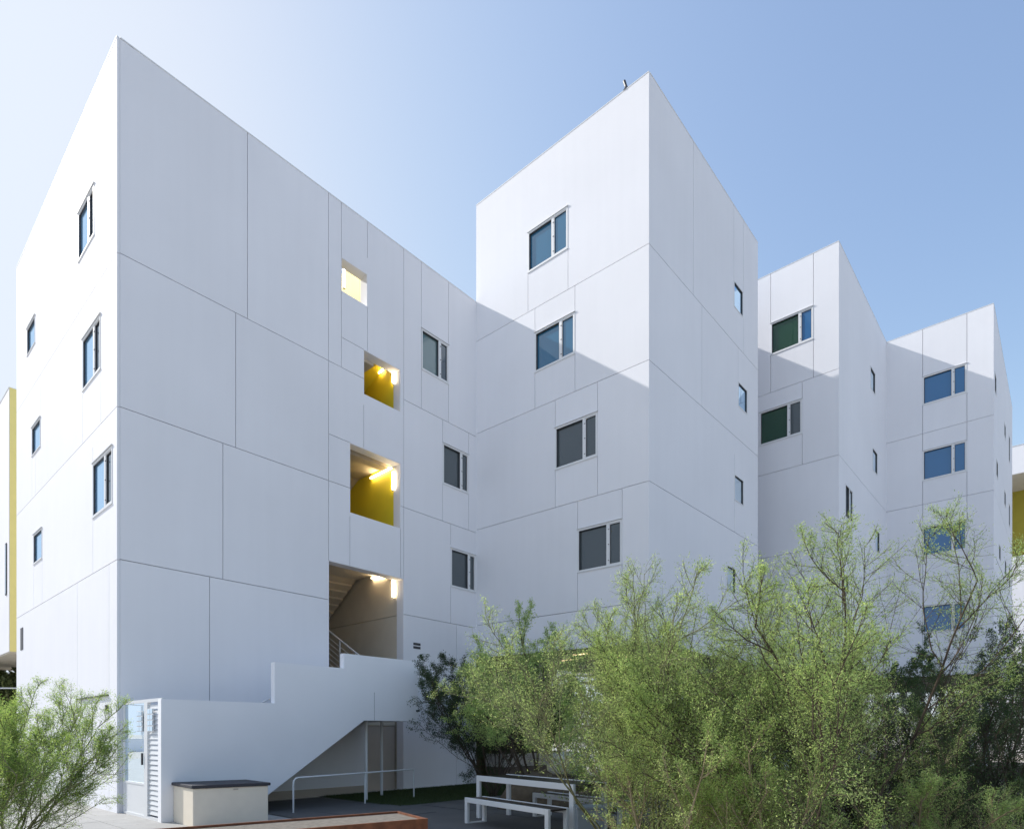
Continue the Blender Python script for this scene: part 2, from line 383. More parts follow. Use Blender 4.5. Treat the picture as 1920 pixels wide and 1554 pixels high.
def window(parent, F, r, kind, g1, g2=None, split=None, flip=False, flash=True):
    """kind 'wide': fixed light + casement (flip: casement first along u); 'slim': one light"""
    u0, u1, z0, z1 = r; fw = .045; dd = (-.135, .010)
    if kind == 'slim': fw = .03
    fr = [fbox(F, u0 + .004, u0 + fw, z0 + .004, z1 - .004, *dd), fbox(F, u1 - fw, u1 - .004, z0 + .004, z1 - .004, *dd),
          fbox(F, u0 + fw, u1 - fw, z1 - fw, z1 - .004, *dd), fbox(F, u0 + fw, u1 - fw, z0 + .004, z0 + fw, *dd)]
    lights = [(u0 + fw, u1 - fw)]
    if kind == 'wide':
        W = u1 - u0; sp = split or .66; mw = .085
        a0 = u0 + W * sp if not flip else u1 - W * sp - mw
        a1 = a0 + mw
        fr.append(fbox(F, a0, a1, z0 + fw, z1 - fw, dd[0], dd[1] - .004))
        lights = [(u0 + fw, a0), (a1, u1 - fw)]
        if flip: lights = lights[::-1]
    o = add('window', merge(*fr), M_frame, parent)
    for k, (a, b) in enumerate(lights):
        sash = kind == 'wide' and k == 1
        if sash:      # casement sash with its own thin frame
            s_ = .02; g = .004
            add('sash', merge(fbox(F, a + g, a + s_, z0 + fw + g, z1 - fw - g, -.05, .003), fbox(F, b - s_, b - g, z0 + fw + g, z1 - fw - g, -.05, .003),
                fbox(F, a + s_, b - s_, z1 - fw - s_, z1 - fw - g, -.05, .003), fbox(F, a + s_, b - s_, z0 + fw + g, z0 + fw + s_, -.05, .003)), M_frame, o)
            for zz in (.14, .5, .84):
                zc = z0 + (z1 - z0) * zz; e = b if flip else a
                add('hinge', fbox(F, e - .03, e + .008, zc - .008, zc + .008, .0035, .014), M_dark, o)
            a, b = a + s_, b - s_
        else:
            s_ = 0
        zl, zh = z0 + fw + s_, z1 - fw - s_; t = .012
        d = (-.062 if kind == 'wide' and not flip else -.034) if not sash else -.03
        fd = -.004 if not sash else -.012
        add('gasket', merge(fbox(F, a + .0005, a + t, zl, zh, d, fd), fbox(F, b - t, b - .0005, zl, zh, d, fd),
            fbox(F, a + t, b - t, zh - t, zh - .0005, d, fd), fbox(F, a + t, b - t, zl + .0005, zl + t * .6, d, fd)), M_dark, o)
        add('pane', fbox(F, a + .001, b - .001, zl, zh, d - .02, d), g1 if k == 0 else (g2 or g1), o)
    if flash:
        e = .02
        add('head_flashing', fbox(F, u0 - e, u1 + e, z1 + .008, z1 + .022, -.05, .034), M_cop, o)
        add('sill', fbox(F, u0 - .005, u1 + .005, z0 - .018, z0 - .002, -.05, .022), M_cop, o)
    return o

bldg = empty('apartment_building', ab(0, 0), 'white panelled apartment block of four stepped wings with yellow stair openings', 'building')

def facade(F, z0, z1, joints, verts, wins, extra_holes=(), start=0.0, end=0.0, htop=None, zsnap=.3):
    """joints: list of z (full width) or (z,pxa,pxb); verts: (px, ytop or None, ybottom or None); wins: list of dict"""
    holes, rects = [], []
    for wd in wins:
        r = qrect(F, *wd['q']); rects.append(r); holes.append(tuple(r))
    holes += [tuple(h) for h in extra_holes]
    zc = [z0, z1] + [j if not isinstance(j, tuple) else j[0] for j in joints] + [h[2] for h in holes] + [h[3] for h in holes]
    ue = [h[0] for h in holes] + [h[1] for h in holes]
    hj = []
    for j in joints:
        if isinstance(j, tuple):
            a, b = sorted((F.px2u(j[1]), F.px2u(j[2]))); hj.append((j[0], a - .01, b + .01))
        else: hj.append((j, 0, F.len))
    vj = []
    for px, yt, yb in verts:
        u = F.px2u(px)
        zt = z1 if yt is None else snap(F.pix(px, yt)[1], zc, zsnap); zb = z0 if yb is None else snap(F.pix(px, yb)[1], zc, zsnap)
        vj.append((snap(u, ue, .07), zb, zt))
    panels(bldg, F, start, F.len - end, z0, z1, hj, vj, holes)
    backing(bldg, F, start + .055, F.len - end - .003, z0 + .01, z1 - .01, holes)
    for wd, r in zip(wins, rects):
        window(bldg, F, r, wd['k'], wd['g'], wd.get('g2'), wd.get('s'), wd.get('flip', False), wd.get('flash', True))
    # coping along the top edge
    add('coping', fbox(F, start, F.len - end, z1 + .001, z1 + .022, -.33, .008), M_cop, bldg)
    return rects

# --- long shaded facade
top_win = qrect(FA, (640, 484), (689, 513), (640, 546), (689, 575))
op2 = qrect(FA, (682, 656), (751, 693), (682, 740), (751, 772))
op3 = qrect(FA, (656, 831), (751, 868), (656, 960), (751, 992))
u616, u757, u683 = FA.px2u(616), FA.px2u(757), FA.px2u(683)
z4 = (FA.pix(616, 1051)[1] + FA.pix(757, 1084)[1]) / 2
ZL = 2.06                                                      # landing level
op4 = [u616, u757, ZL, z4]; op5 = [u683, u757, 0, ZL]
facade(FA, 0, RA,
    [(J1, 215, 682), (J1, 757, 893), (J2, 215, 656), (J2, 751, 893), (J3, 215, 616), (J3, 757, 893), (op2[3], 640, 682), (op3[3], 616, 656)],
    [(464, None, 597), (615.5, None, 1051), (640, None, 686), (689, None, 484), (689, 575, 675), (757, None, 1084), (788, None, 765), (841, None, 651), (841, 720, 792),
     (442, 587, 838), (682, 772, 838), (829, 788, 830), (829, 905, 975), (878.5, 800, 854), (878.5, 926, 990),
     (418, 829, 1085), (655, 985, 1060), (750.5, 992, 1083), (844.5, 985, 1023), (844.5, 1098, 1170),
     (393, 1079, None), (856, 1170, None)],
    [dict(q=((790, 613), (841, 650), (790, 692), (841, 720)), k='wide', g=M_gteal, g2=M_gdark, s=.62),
     dict(q=((830, 830), (878.5, 853), (830, 905), (878.5, 927)), k='wide', g=M_ggrey, s=.66),
     dict(q=((845, 1026), (891.5, 1042), (845, 1099), (891.5, 1110)), k='wide', g=M_ggrey, s=.68)],
    [top_win, op2, op3, op4, op5], start=.054)
def reveal(F, h, bottom=True, dp=-.302, top=True):
    a_, b_, c_, d_ = h; t_ = .012
    pr = [fbox(F, a_ + .0005, a_ + t_, c_, d_, dp, -.003), fbox(F, b_ - t_, b_ - .0005, c_, d_, dp, -.003)]
    if top: pr.append(fbox(F, a_ + t_, b_ - t_, d_ - t_, d_ - .0005, dp, -.003))
    if bottom: pr.append(fbox(F, a_ + t_, b_ - t_, c_ + .0005, c_ + t_, dp, -.003))
    add('reveal', merge(*pr), M_wall, bldg)
for h_ in (top_win, op2, op3): reveal(FA, h_)
reveal(FA, op4, False); reveal(FA, op5, False, top=False)
# small wall vent: two dark slots on the shaded facade
for (y0, y1) in ((1205, 1208.5), (1211.5, 1215)):
    a_, b_ = FA.pix(775, y1), FA.pix(788, y0 + 1)
    add('vent_slot', fbox(FA, a_[0], b_[0], a_[1], b_[1], -.02, .012), M_dark, bldg)

# --- narrow sunlit end
facade(FB, 0, RA, [J1, J2, J3],
    [(145.5, None, 398), (145.5, 493, 592), (178, 440, 530), (52, None, 615), (66, None, 592), (66, 645, 920),
     (154, 740, 850), (189, 690, 800), (60, 860, 945), (76, 700, 783), (173, 840, 870), (173, 972, 1070), (62, 1060, 1130), (78, 1048, 1122),
     (145, 1090, None), (204.5, 1056, None)],
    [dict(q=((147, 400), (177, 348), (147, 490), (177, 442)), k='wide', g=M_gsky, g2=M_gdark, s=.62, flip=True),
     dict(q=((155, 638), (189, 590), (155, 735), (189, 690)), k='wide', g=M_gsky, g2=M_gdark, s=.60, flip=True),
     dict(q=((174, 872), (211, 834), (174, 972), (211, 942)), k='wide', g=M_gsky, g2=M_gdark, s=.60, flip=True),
     dict(q=((51, 618), (66, 592), (51, 668), (66, 642)), k='slim', g=M_gsky),
     dict(q=((60, 803), (76, 783), (60, 856), (76, 836)), k='slim', g=M_gsky),
     dict(q=((63, 1003), (79, 990), (63, 1058), (79, 1046)), k='slim', g=M_gsky)], start=0)
a_, b_ = FB.pix(43.5, 1217), FB.pix(39, 1178)
add('louvre', fbox(FB, a_[0], b_[0], a_[1], b_[1], -.02, .012), M_dark, bldg)
a_, b_ = FB.pix(204, 1304), FB.pix(148, 1301)
add('door_head', fbox(FB, a_[0], b_[0], a_[1], a_[1] + .03, -.01, .05), M_dark, bldg)
a_ = FB.pix(202.5, 1332)
add('bracket', fbox(FB, a_[0] - .02, a_[0] + .03, a_[1], a_[1] + .12, .0, .05), M_dark, bldg)

# --- second wing
facade(F2L, SOF, RT, [J0, J1, J2, J3],
    [(989.5, 510, 582), (1065.5, 463, 539), (1001.5, 578, 622), (1078.5, 536, 585), (1079, 661, 738), (1002, 699, 778), (1041, 757, 803), (1121, 722, 770),
     (1039.5, 880, 958), (1120.5, 854, 932), (1082, 946, 994), (1167, 918, 971), (1167, 1058, 1120), (1082, 1072, 1130)],
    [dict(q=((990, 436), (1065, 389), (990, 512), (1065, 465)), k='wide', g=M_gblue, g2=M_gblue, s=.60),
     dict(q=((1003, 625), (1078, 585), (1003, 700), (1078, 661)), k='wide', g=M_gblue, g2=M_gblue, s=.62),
     dict(q=((1041, 803), (1120.5, 772), (1041, 880), (1120.5, 855)), k='wide', g=M_ggrey, s=.66),
     dict(q=((1083, 994), (1166.5, 972), (1083, 1072), (1166.5, 1058)), k='wide', g=M_ggrey, s=.66)], start=0)
facade(F2R, SOF, RT, [J0, J1, J2, J3],
    [(1300, None, 560), (1375.5, None, 526), (1394, None, 548), (1394, 592, 668), (1316, 580, 780), (1384, 660, 715), (1377, 850, 886), (1377, 938, 990)],
    [dict(q=((1376, 525), (1393, 548), (1376, 577), (1393, 593)), k='slim', g=M_gsky, flash=False),
     dict(q=((1384, 713), (1401, 734), (1384, 763), (1401, 776)), k='slim', g=M_gsky, flash=False),
     dict(q=((1377, 886), (1394, 903), (1377, 938), (1394, 948)), k='slim', g=M_ggrey, flash=False),
     dict(q=((1363, 1058), (1379, 1067), (1363, 1107), (1379, 1114)), k='slim', g=M_ggrey, flash=False)], start=.054)
# --- third wing
facade(F3L, SOF, RT, [J0, J1, J2, J3],
    [(1443.5, None, 606), (1526.5, None, 574), (1526, 637, 698), (1444, 664, 735), (1505, 708, 748), (1504, 815, 877)],
    [dict(q=((1445, 607), (1525, 574), (1445, 664), (1525, 637)), k='wide', g=M_ggreen, g2=M_gdeep, s=.66),
     dict(q=((1424.5, 772), (1504, 750), (1424.5, 834), (1504, 814)), k='wide', g=M_ggreen, g2=M_ggrey, s=.66)], start=0)
facade(F3R, SOF, RT, [J1, J2, J3], [],
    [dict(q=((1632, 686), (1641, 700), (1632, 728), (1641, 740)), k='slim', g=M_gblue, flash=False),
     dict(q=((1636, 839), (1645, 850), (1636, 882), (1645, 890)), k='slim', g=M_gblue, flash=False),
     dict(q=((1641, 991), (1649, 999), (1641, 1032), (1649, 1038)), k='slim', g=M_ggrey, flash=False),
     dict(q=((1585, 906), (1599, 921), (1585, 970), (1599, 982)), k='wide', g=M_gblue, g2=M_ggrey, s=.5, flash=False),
     dict(q=((1581, 1074), (1591, 1081), (1581, 1110), (1591, 1115)), k='slim', g=M_ggrey, flash=False)], start=.054)
# --- fourth wing
facade(F4L, SOF, RT, [J0, J1, J2, J3],
    [(1728.5, None, 704), (1728.5, 760, 842), (1728.5, 900, 988), (1728.5, 1040, None), (1813.5, None, 683), (1813.5, 738, 825), (1813.5, 884, 972), (1813.5, 1032, None)],
    [dict(q=((1730, 704), (1813, 684), (1730, 758), (1813, 737)), k='wide', g=M_gdeep, s=.66),
     dict(q=((1730, 845), (1813, 826), (1730, 900), (1813, 884)), k='wide', g=M_gdeep, s=.66),
     dict(q=((1730, 990), (1813, 972), (1730, 1041), (1813, 1031)), k='wide', g=M_gdeep, s=.66),
     dict(q=((1730, 1137), (1813, 1125), (1730, 1186), (1813, 1180)), k='wide', g=M_gdeep, s=.66)], start=0)
facade(F4R, SOF, RT, [J1, J2, J3], [],
    [dict(q=((xa, ya), (xb, ya + 5), (xa, yb - 3), (xb, yb)), k='slim', g=M_ggrey, flash=False) for xa, xb, ya, yb in
     ((1865, 1868, 700, 740), (1883, 1885.5, 793, 823), (1891.5, 1893.5, 815, 868), (1868, 1871, 862, 897), (1883, 1885.5, 919, 950), (1891.5, 1893.5, 943, 988),
      (1873, 1876, 1020, 1052), (1884, 1886.5, 1048, 1080), (1891.5, 1893.5, 1060, 1103), (1873, 1876.5, 1157, 1190))], start=.054)

# --- bodies, roofs, soffits
def body(a0, a1, b0, b1, z0, z1, m=M_core, nm='core'): return add(nm, abbox(a0, a1, b0, b1, z0, z1), m, bldg)
ut0, ut1 = top_win[0], top_win[1]
# first wing: outer shell with open stairwell
add('rear_wall', abbox(0.31, 10.07, -9.2, -8.9, 0, RA - .01), M_wall, bldg)
add('side_wall', abbox(9.77, 10.06, -8.9, -.31, 0, RA - .01), M_wall, bldg)
CT0, CT1, CD = ut0 - 2.0, ut1 + .42, 3.6                            # roofless light court behind the top opening
add('roof', merge(abbox(.31, CT0, -8.9, -.31, RA - .5, RA - .25), abbox(CT1 + .15, 9.77, -8.9, -.31, RA - .5, RA - .25), abbox(CT0, CT1 + .15, -8.9, -CD, RA - .5, RA - .25)), M_core, bldg)
add('wall', abbox(CT0 - .1, CT0 - .002, -CD, -.31, top_win[2] - 1.2, RA - .25), M_yelp, bldg)
add('wall', abbox(CT1, CT1 + .12, -CD, -.31, top_win[2] - 1.2, RA - .252), M_yelp, bldg)
add('wall', abbox(CT0, CT1, -CD - .12, -CD, top_win[2] - 1.2, RA - .6), M_yelp, bldg)
add('floor', abbox(CT0, CT1, -CD, -.31, top_win[2] - 1.3, top_win[2] - 1.2), M_cream, bldg)
# other wings
body(10.40, 17.17, .02, 5.85, SOF + .3, RT - .3); body(17.15, 19.28, .02, 2.4, SOF + .3, RT - .3)
body(19.62, 26.4, -3, 7.92, SOF + .3, RT - .3); body(27.02, 37.0, 2, 11.58, SOF + .3, RT - .3)
add('rear_wall', abbox(10.13, 19.28, .0, .015, SOF, RT), M_wall, bldg)
add('side_wall', abbox(17.2, 17.47, 2.42, 6.12, SOF, RT), M_wall, bldg)
add('side_wall', abbox(17.47, 19.28, 2.41, 2.43, SOF, RT), M_wall, bldg)
add('side_wall', abbox(37.05, 37.31, 2, 11.85, SOF, RT), M_wall, bldg)
add('roof', merge(abbox(10.4, 17.17, .02, 5.85, RT - .28, RT - .1), abbox(17.17, 19.28, .02, 2.4, RT - .28, RT - .1), abbox(19.62, 26.4, -3, 7.92, RT - .28, RT - .1), abbox(27.02, 37.0, 2, 11.58, RT - .28, RT - .1)), M_core, bldg)
for q in ((10.1, 17.45, .02, 6.16), (17.45, 19.28, .02, 2.4), (19.32, 26.7, -3, 8.23), (26.72, 37.3, 2, 11.89)):
    add('soffit', abbox(q[0], q[1], q[2], q[3], SOF - .03, SOF - .002), M_soff, bldg)
for (a_, b_) in ((12.3, 5.4), (16.3, 5.4), (12.3, .8), (16.3, .8), (20.5, 7.4), (25.5, 7.4), (20.5, 1.5), (28, 11), (35, 11)):
    add('column', tube([ab(a_, b_, 0), ab(a_, b_, SOF - .03)], .16, 14), M_steel, bldg)
# ground floor of the wings, set back
add('ground_floor_wall', abbox(21.5, 37, 2.3, 2.5, 0, SOF - .03), M_brown, bldg)
for k, (a_, b_) in enumerate(((11.0, 3.0), (11.9, 2.0), (12.4, 3.6))):
    add('light_strip', abbox(a_, a_ + .08, b_, b_ + .6, SOF - .05, SOF - .032), M_spot, bldg)

# --- stairwell interior: lower (open) level
xr = u757
RW = Face(ab(xr, 0), -DB, -DA, 5.4)
d0, zz0 = RW.pix(672, 1088); d1, zz1 = RW.pix(620, 1163); ZC4 = zz0 + .01
slope = (zz0 - zz1) / (d1 - d0)
panels(bldg, RW, .305, 5.3, 0, ZC4 + .3, [(J3 - .02, 0, 5.4)], [], [], th=.06, m=M_cream)
LW = 3.0
add('side_wall', abbox(LW - .1, LW, -5.3, -.31, 0, ZC4 + .3), M_cream, bldg)
add('rear_wall', abbox(LW, xr, -5.4, -5.3, 0, ZC4 + .3), M_cream, bldg)
add('ceiling', abbox(LW, xr - .001, -d0, -.303, ZC4, ZC4 + .15), M_ceil, bldg)
add('floor', abbox(LW, xr - .065, -5.25, -.31, ZL - .25, ZL - .02), M_cream, bldg)
add('lower_wall', abbox(u616 - .3, xr - .07, -.42, -.33, 0, ZL - .26), M_taupe, bldg)
um = 6.0
def flight(loc):
    o = empty('stair_flight', loc); o.parent = bldg; o.location = tuple(np.array(loc) - ORG); return o
fl = flight(ab(um, -.5, ZL))
n = 12; DE = 5.2
for k in range(n):                                                # upper flight, seen from below
    dA_ = d0 + k * (DE - d0) / n; dB_ = d0 + (k + 1) * (DE - d0) / n - .018
    za, zb = zz0 - slope * (dA_ - d0), zz0 - slope * (dB_ - d0)
    add('step', hexa([ab(LW + .02, -dB_, zb + .04), ab(xr - .065, -dB_, zb + .04), ab(xr - .065, -dA_, za), ab(LW + .02, -dA_, za),
                      ab(LW + .02, -dB_, zb + .22), ab(xr - .065, -dB_, zb + .22), ab(xr - .065, -dA_, za + .18), ab(LW + .02, -dA_, za + .18)]), M_ceil, fl)
fl2 = flight(ab(um, -.9, ZL))
sl = .554
for k in range(11):                                               # lower flight going up into the building
    add('step', abbox(LW + .02, um - .05, -.95 - .29 * (k + 1), -.95 - .29 * k, ZL + .16 * k - .06 * (k > 0), ZL + .16 * (k + 1)), M_taupe, fl2)
FR = Face(ab(um, 0), -DB, -DA, 5)
ra0, ra1 = FR.pix(668, 1224), FR.pix(616, 1182)
def rzz(d): return ra0[1] + (d - ra0[0]) * sl
dS = .35
rl = add('handrail', tube([ab(um, -dS, rzz(dS)), ab(um, -4.3, rzz(4.3))], .026), M_steel, bldg)
for k in range(5):
    dd_ = .45 + .78 * k + .2
    add('post', tube([ab(um, -dd_, rzz(dd_) - 1.05), ab(um, -dd_, rzz(dd_))], .02, 6), M_steel, rl)
for k in range(6):
    h_ = .95 - .15 * k
    add('rail_bar', tube([ab(um, -dS, rzz(dS) - h_), ab(um, -4.3, rzz(4.3) - h_)], .010, 5), M_steel, rl)

# --- yellow stair rooms behind the two middle openings
def room(op, depth, wallm, prof, ceilm):
    a0, a1, z0_, z1_ = op; zf = z0_ - 1.0; zc = max(p[1] for p in prof) + .1; L_ = a0 - 2.4
    add('wall', abbox(a1 + .0, a1 + .1, -depth, -.302, zf, zc), wallm, bldg)
    add('wall', abbox(L_ - .1, L_, -depth, -.302, zf, zc), wallm, bldg)
    add('wall', abbox(L_, a1, -depth - .1, -depth, zf, zc), wallm, bldg)
    add('floor', abbox(L_, a1, -depth, -.302, zf - .1, zf), M_cream, bldg)
    for (p, q) in zip(prof[:-1], prof[1:]):
        c = []
        for e in (0, .12):
            c += [ab(L_, -p[0], p[1] + e), ab(a1 - .001, -p[0], p[1] + e), ab(a1 - .001, -q[0], q[1] + e), ab(L_, -q[0], q[1] + e)]
        add('ceiling', hexa(c), ceilm, bldg)
    return Face(ab(a1, 0), -DB, -DA, depth)
R2 = room(op2, 3.4, M_yel, [(.303, 12.30), (.64, 12.22), (1.75, 11.86), (3.4, 11.3)], M_yel)
R3 = room(op3, 3.8, M_yel, [(.303, 9.33), (2.04, 9.30), (2.5, 9.08), (3.8, 8.25)], M_ceil)
add('landing_beam', abbox(op3[0] - 2.3, op3[1] - .01, -.75, -.45, 9.18, 9.325), M_ceil, bldg)
def lamp(Fc, p, q, off, rad, label):
    (ua, za), (ub, zb) = Fc.pix(*p), Fc.pix(*q)
    A, B = Fc.w(ua, za, off), Fc.w(ub, zb, off)
    o = empty('tube_lamp', (A + B) / 2, label, 'lamp', 'warm tube lamps in the stair openings')
    add('lamp_tube', tube([A, B], rad, 10), M_tube, o, smooth=False)
    ax = (B - A) / np.linalg.norm(B - A)
    add('end_cap', tube([A - ax * .03, A], rad * 1.15, 10), M_steel, o)
    add('end_cap', tube([B, B + ax * .03], rad * 1.15, 10), M_steel, o)
    add('backplate', tube([A - Fc.n * (rad + .012), B - Fc.n * (rad + .012)], rad * .5, 6), M_steel, o)
lamp(R2, (700, 708), (722, 694), .05, .024, 'slanting warm tube lamp at the ceiling of the upper yellow opening')
lamp(R2, (739.5, 699), (739.5, 720), .05, .024, 'upright warm tube lamp beside the edge of the upper yellow opening')
lamp(R3, (698, 897), (738, 877), .05, .028, 'slanting warm tube lamp at the ceiling of the larger yellow opening')
lamp(R3, (739, 886), (739, 919), .05, .026, 'upright warm tube lamp beside the edge of the larger yellow opening')
lamp(RW, (700, 1084), (724, 1079), .05, .028, 'slanting warm tube lamp under the ceiling of the lowest stair opening')
lamp(RW, (739.5, 1087), (739.5, 1120), .05, .026, 'upright warm tube lamp on the cream wall of the lowest stair opening')
# tube in the bright top opening
RC = Face(ab(CT1, 0), -DB, -DA, 3)
lamp(RC, (659, 510), (659, 548), .25, .03, 'upright tube lamp inside the bright pale yellow top opening')

# small dark fitting on the high roof edge
u_, z_ = F2L.pix(1172, 168)
ft = empty('roof_fitting', F2L.w(u_, RT + .02, -.15), 'small dark fitting on the parapet of the tallest wing', 'antenna')
P = F2L.w(u_, RT + .02, -.06)
add('base', tube([P, P + UP * .05, P + UP * .10], [.09, .06, .045], 10), M_dark, ft)
add('mast', tube([P + UP * .1, P + UP * .30 - DB * .06], [.035, .04], 8), M_dark, ft)

# ------------------------------------------------------------------ outside stair
SB = 2.17
FS = Face(ab(0, SB), DA, DB, 6)
st = empty('outside_staircase', ab(3, 1.1, 0), 'white outside stair with solid stepped balustrade rising to the lowest opening', 'staircase')
def fpt(px, py): u, z = FS.pix(px, py); return [u, z]
p1, p2, p3, p4, p5, p6, p7, p8, p9 = fpt(302, 1308), fpt(515, 1319), fpt(515, 1241), fpt(645, 1252), fpt(645, 1224), fpt(783, 1240), fpt(783, 1352), fpt(683, 1350), fpt(505, 1488)
zA = (p1[1] + p2[1]) / 2; zB = (p3[1] + p4[1]) / 2; zC = (p5[1] + p6[1]) / 2; zD = (p7[1] + p8[1]) / 2
ug = p9[0] - p9[1] * (p8[0] - p9[0]) / (zD - p9[1])
outline = [(p1[0], 0.006), (ug, .006), (p8[0], zD), (p7[0], zD), (p7[0], zC), (p5[0], zC), (p5[0], zB), (p3[0], zB), (p3[0], zA), (p1[0], zA)]
n = len(outline)
V = [FS.w(u, z, 0) for u, z in outline] + [FS.w(u, z, -.15) for u, z in outline]
tris = [(0, 1, 2, 8, 9), (2, 3, 4, 5, 6, 7, 8)]
Fc = [(0, 1, 8, 9), (1, 2, 7, 8), (2, 3, 5, 6), (3, 4, 5), (2, 6, 7)]
Fc = Fc + [tuple(n + i for i in q)[::-1] for q in Fc] + [(i, i + n, (i + 1) % n + n, (i + 1) % n) for i in range(n)]
add('balustrade', (V, Fc), M_stair, st)
add('end_balustrade', abbox(p7[0] - .15, p7[0], .004, SB - .152, zD, zC), M_stair, st)
add('landing', abbox(p8[0] - .2, p7[0] - .152, .004, SB - .152, zD + .02, ZL - .02), M_stair, st)
ns = 11; a0_ = .9; run = (p8[0] - .2 - a0_) / ns
for k in range(ns):
    add('step', abbox(a0_ + k * run, a0_ + (k + 1) * run - .003, .06, SB - .152, max(.006, (ZL - .02) / ns * (k + 1) - .34), (ZL - .02) / ns * (k + 1)), M_conc, st)
add('handrail', tube([ab(.8, .14, 1.05), ab(p8[0] - .2, .14, ZL + .95), ab(p8[0] + .3, .14, ZL + .95)], .022), M_steel, st)
add('plinth', fbox(FA, FS.px2u(470), u683 - .02, .008, .2, .001, .02), M_taupe, st)
jx = FS.px2u(702)
add('balustrade_joint', fbox(FS, jx - .005, jx + .005, zD + .01, zD + .65, -.002, .003), M_core, st)
add('bracket', fbox(FS, p7[0] - .05, p7[0] + .04, zD + .24, zD + .28, 0, .03), M_dark, st)
for (px, py) in ((686.5, 1500), (715.5, 1491)):
    Y = CAMZ * FOC / (py - HZ); P = at(px, Y)
    add('support_post', tube([P, P + UP * (zD + .02)], .036, 14), M_steel, st)

# gate beside the stair foot
gt = empty('gate', ab(.1, 1.0, 0), 'white framed glazed gate closing the gap between wall corner and stair', 'gate')
GB0, GB1, GT = .12, SB - .01, zA + .02
def gbox(b0, b1, z0, z1, d0=.08, d1=.14): return abbox(d0, d1, b0, b1, z0, z1)
FG = Face(ab(.08, 0), DB, -DA, 2.2)
g_mid0, g_mid1 = FG.px2u(270), FG.px2u(276)
add('gate_frame', merge(gbox(GB0, GB0 + .05, .01, GT), gbox(GB1 - .06, GB1, .01, GT), gbox(GB0 + .05, GB1 - .06, GT - .06, GT), gbox(g_mid0, g_mid1, .01, GT - .06), gbox(GB0 + .05, g_mid0, .012, .06), gbox(g_mid1, GB1 - .06, .012, .06)), M_steel, gt)
add('glass_pane', gbox(GB0 + .05, g_mid0 - .002, .66, GT - .06, .10, .115), M_frost, gt)
add('kick_panel', gbox(GB0 + .052, g_mid0 - .004, .06, .62, .095, .125), M_steel, gt)
add('mid_rail', gbox(GB0 + .052, g_mid0 - .003, .62, .66, .085, .13), M_steel, gt)
h = add('handle', gbox(g_mid0 - .07, g_mid0 - .045, 1.0, 1.22, .05, .084), M_dark, gt)
z = .10
while z < GT - .12:
    add('slat', hexa([ab(.10, g_mid1 + .002, z), ab(.10, GB1 - .062, z), ab(.12, GB1 - .062, z + .075), ab(.12, g_mid1 + .002, z + .075),
                      ab(.106, g_mid1 + .002, z - .002), ab(.106, GB1 - .062, z - .002), ab(.126, GB1 - .062, z + .073), ab(.126, g_mid1 + .002, z + .073)]), M_steel, gt)
    z += .092
# building window reflected in the gate, put in as raised dark panes
for (xa, xb, ya, yb) in ((257.5, 268.5, 1333, 1371), (278, 288, 1328, 1371)):
    b0, b1 = FG.px2u(xa), FG.px2u(xb); z1_, z0_ = FG.pix(xa, ya)[1], FG.pix(xa, yb)[1]
    f_ = add('reflected_window', abbox(.066, .078, b0, b1, z0_, z1_), M_steel, gt)
    hh = (z1_ - z0_) / 4
    for k in range(4):
        for c_ in range(2):
            w_ = (b1 - b0 - .03) / 2
            add('louvre', abbox(.060, .0655, b0 + .01 + c_ * (w_ + .01), b0 + .01 + c_ * (w_ + .01) + w_, z0_ + hh * k + .012, z0_ + hh * (k + 1) - .012), M_ggrey, f_)  # dark panes of the reflected window

# storage box
Y = CAMZ * FOC / (1552 - HZ); Pb = at(362, Y); Pe = at(503, 11.10)
e1 = Pe - Pb; e1[2] = 0; L1 = np.linalg.norm(e1); e1 /= L1; e2 = np.array([-e1[1], e1[0], 0]); e2 = (at(325, 11.15) - Pb); e2[2] = 0; L2 = np.linalg.norm(e2); e2 /= L2
sb = empty('storage_box', Pb + e1 * L1 / 2 + e2 * L2 / 2, 'beige storage box with charcoal lid standing against the white stair wall', 'box')
bev(add('body', obox(Pb, e1, e2, L1, L2, .005, .66), M_boxw, sb), .012)
bev(add('lid', obox(Pb - e1 * .03 - e2 * .03, e1, e2, L1 + .06, L2 + .06, .664, .715), M_lid, sb), .008)
add('latch', obox(Pb + e1 * L1 * .52 - e2 * .012, e1, e2, .075, .011, .61, .632), M_taupe, sb)

# white tube rail
A_, B_ = at(550, 12.4), at(776, 15.5)
ra = empty('guard_rail', (A_ + B_) / 2, 'low white tubular guard rail on three posts before the lawn', 'railing')
dr = (B_ - A_); dl = np.linalg.norm(dr); dr /= dl; hR = .70
bend = [A_ + UP * (hR - .12), A_ + UP * (hR - .05) + dr * .015, A_ + UP * (hR - .015) + dr * .05, A_ + UP * hR + dr * .12, B_ + UP * hR - dr * .05, B_ + UP * (hR - .02) - dr * .01, B_ + UP * (hR - .06)]
add('rail', tube(bend, .019, 10), M_steel, ra)
for P, hh in ((A_, hR - .12), (A_ + dr * dl * .54, hR - .01), (B_, hR - .05)):
    add('post', tube([P, P + UP * hh], .018, 10), M_steel, ra)

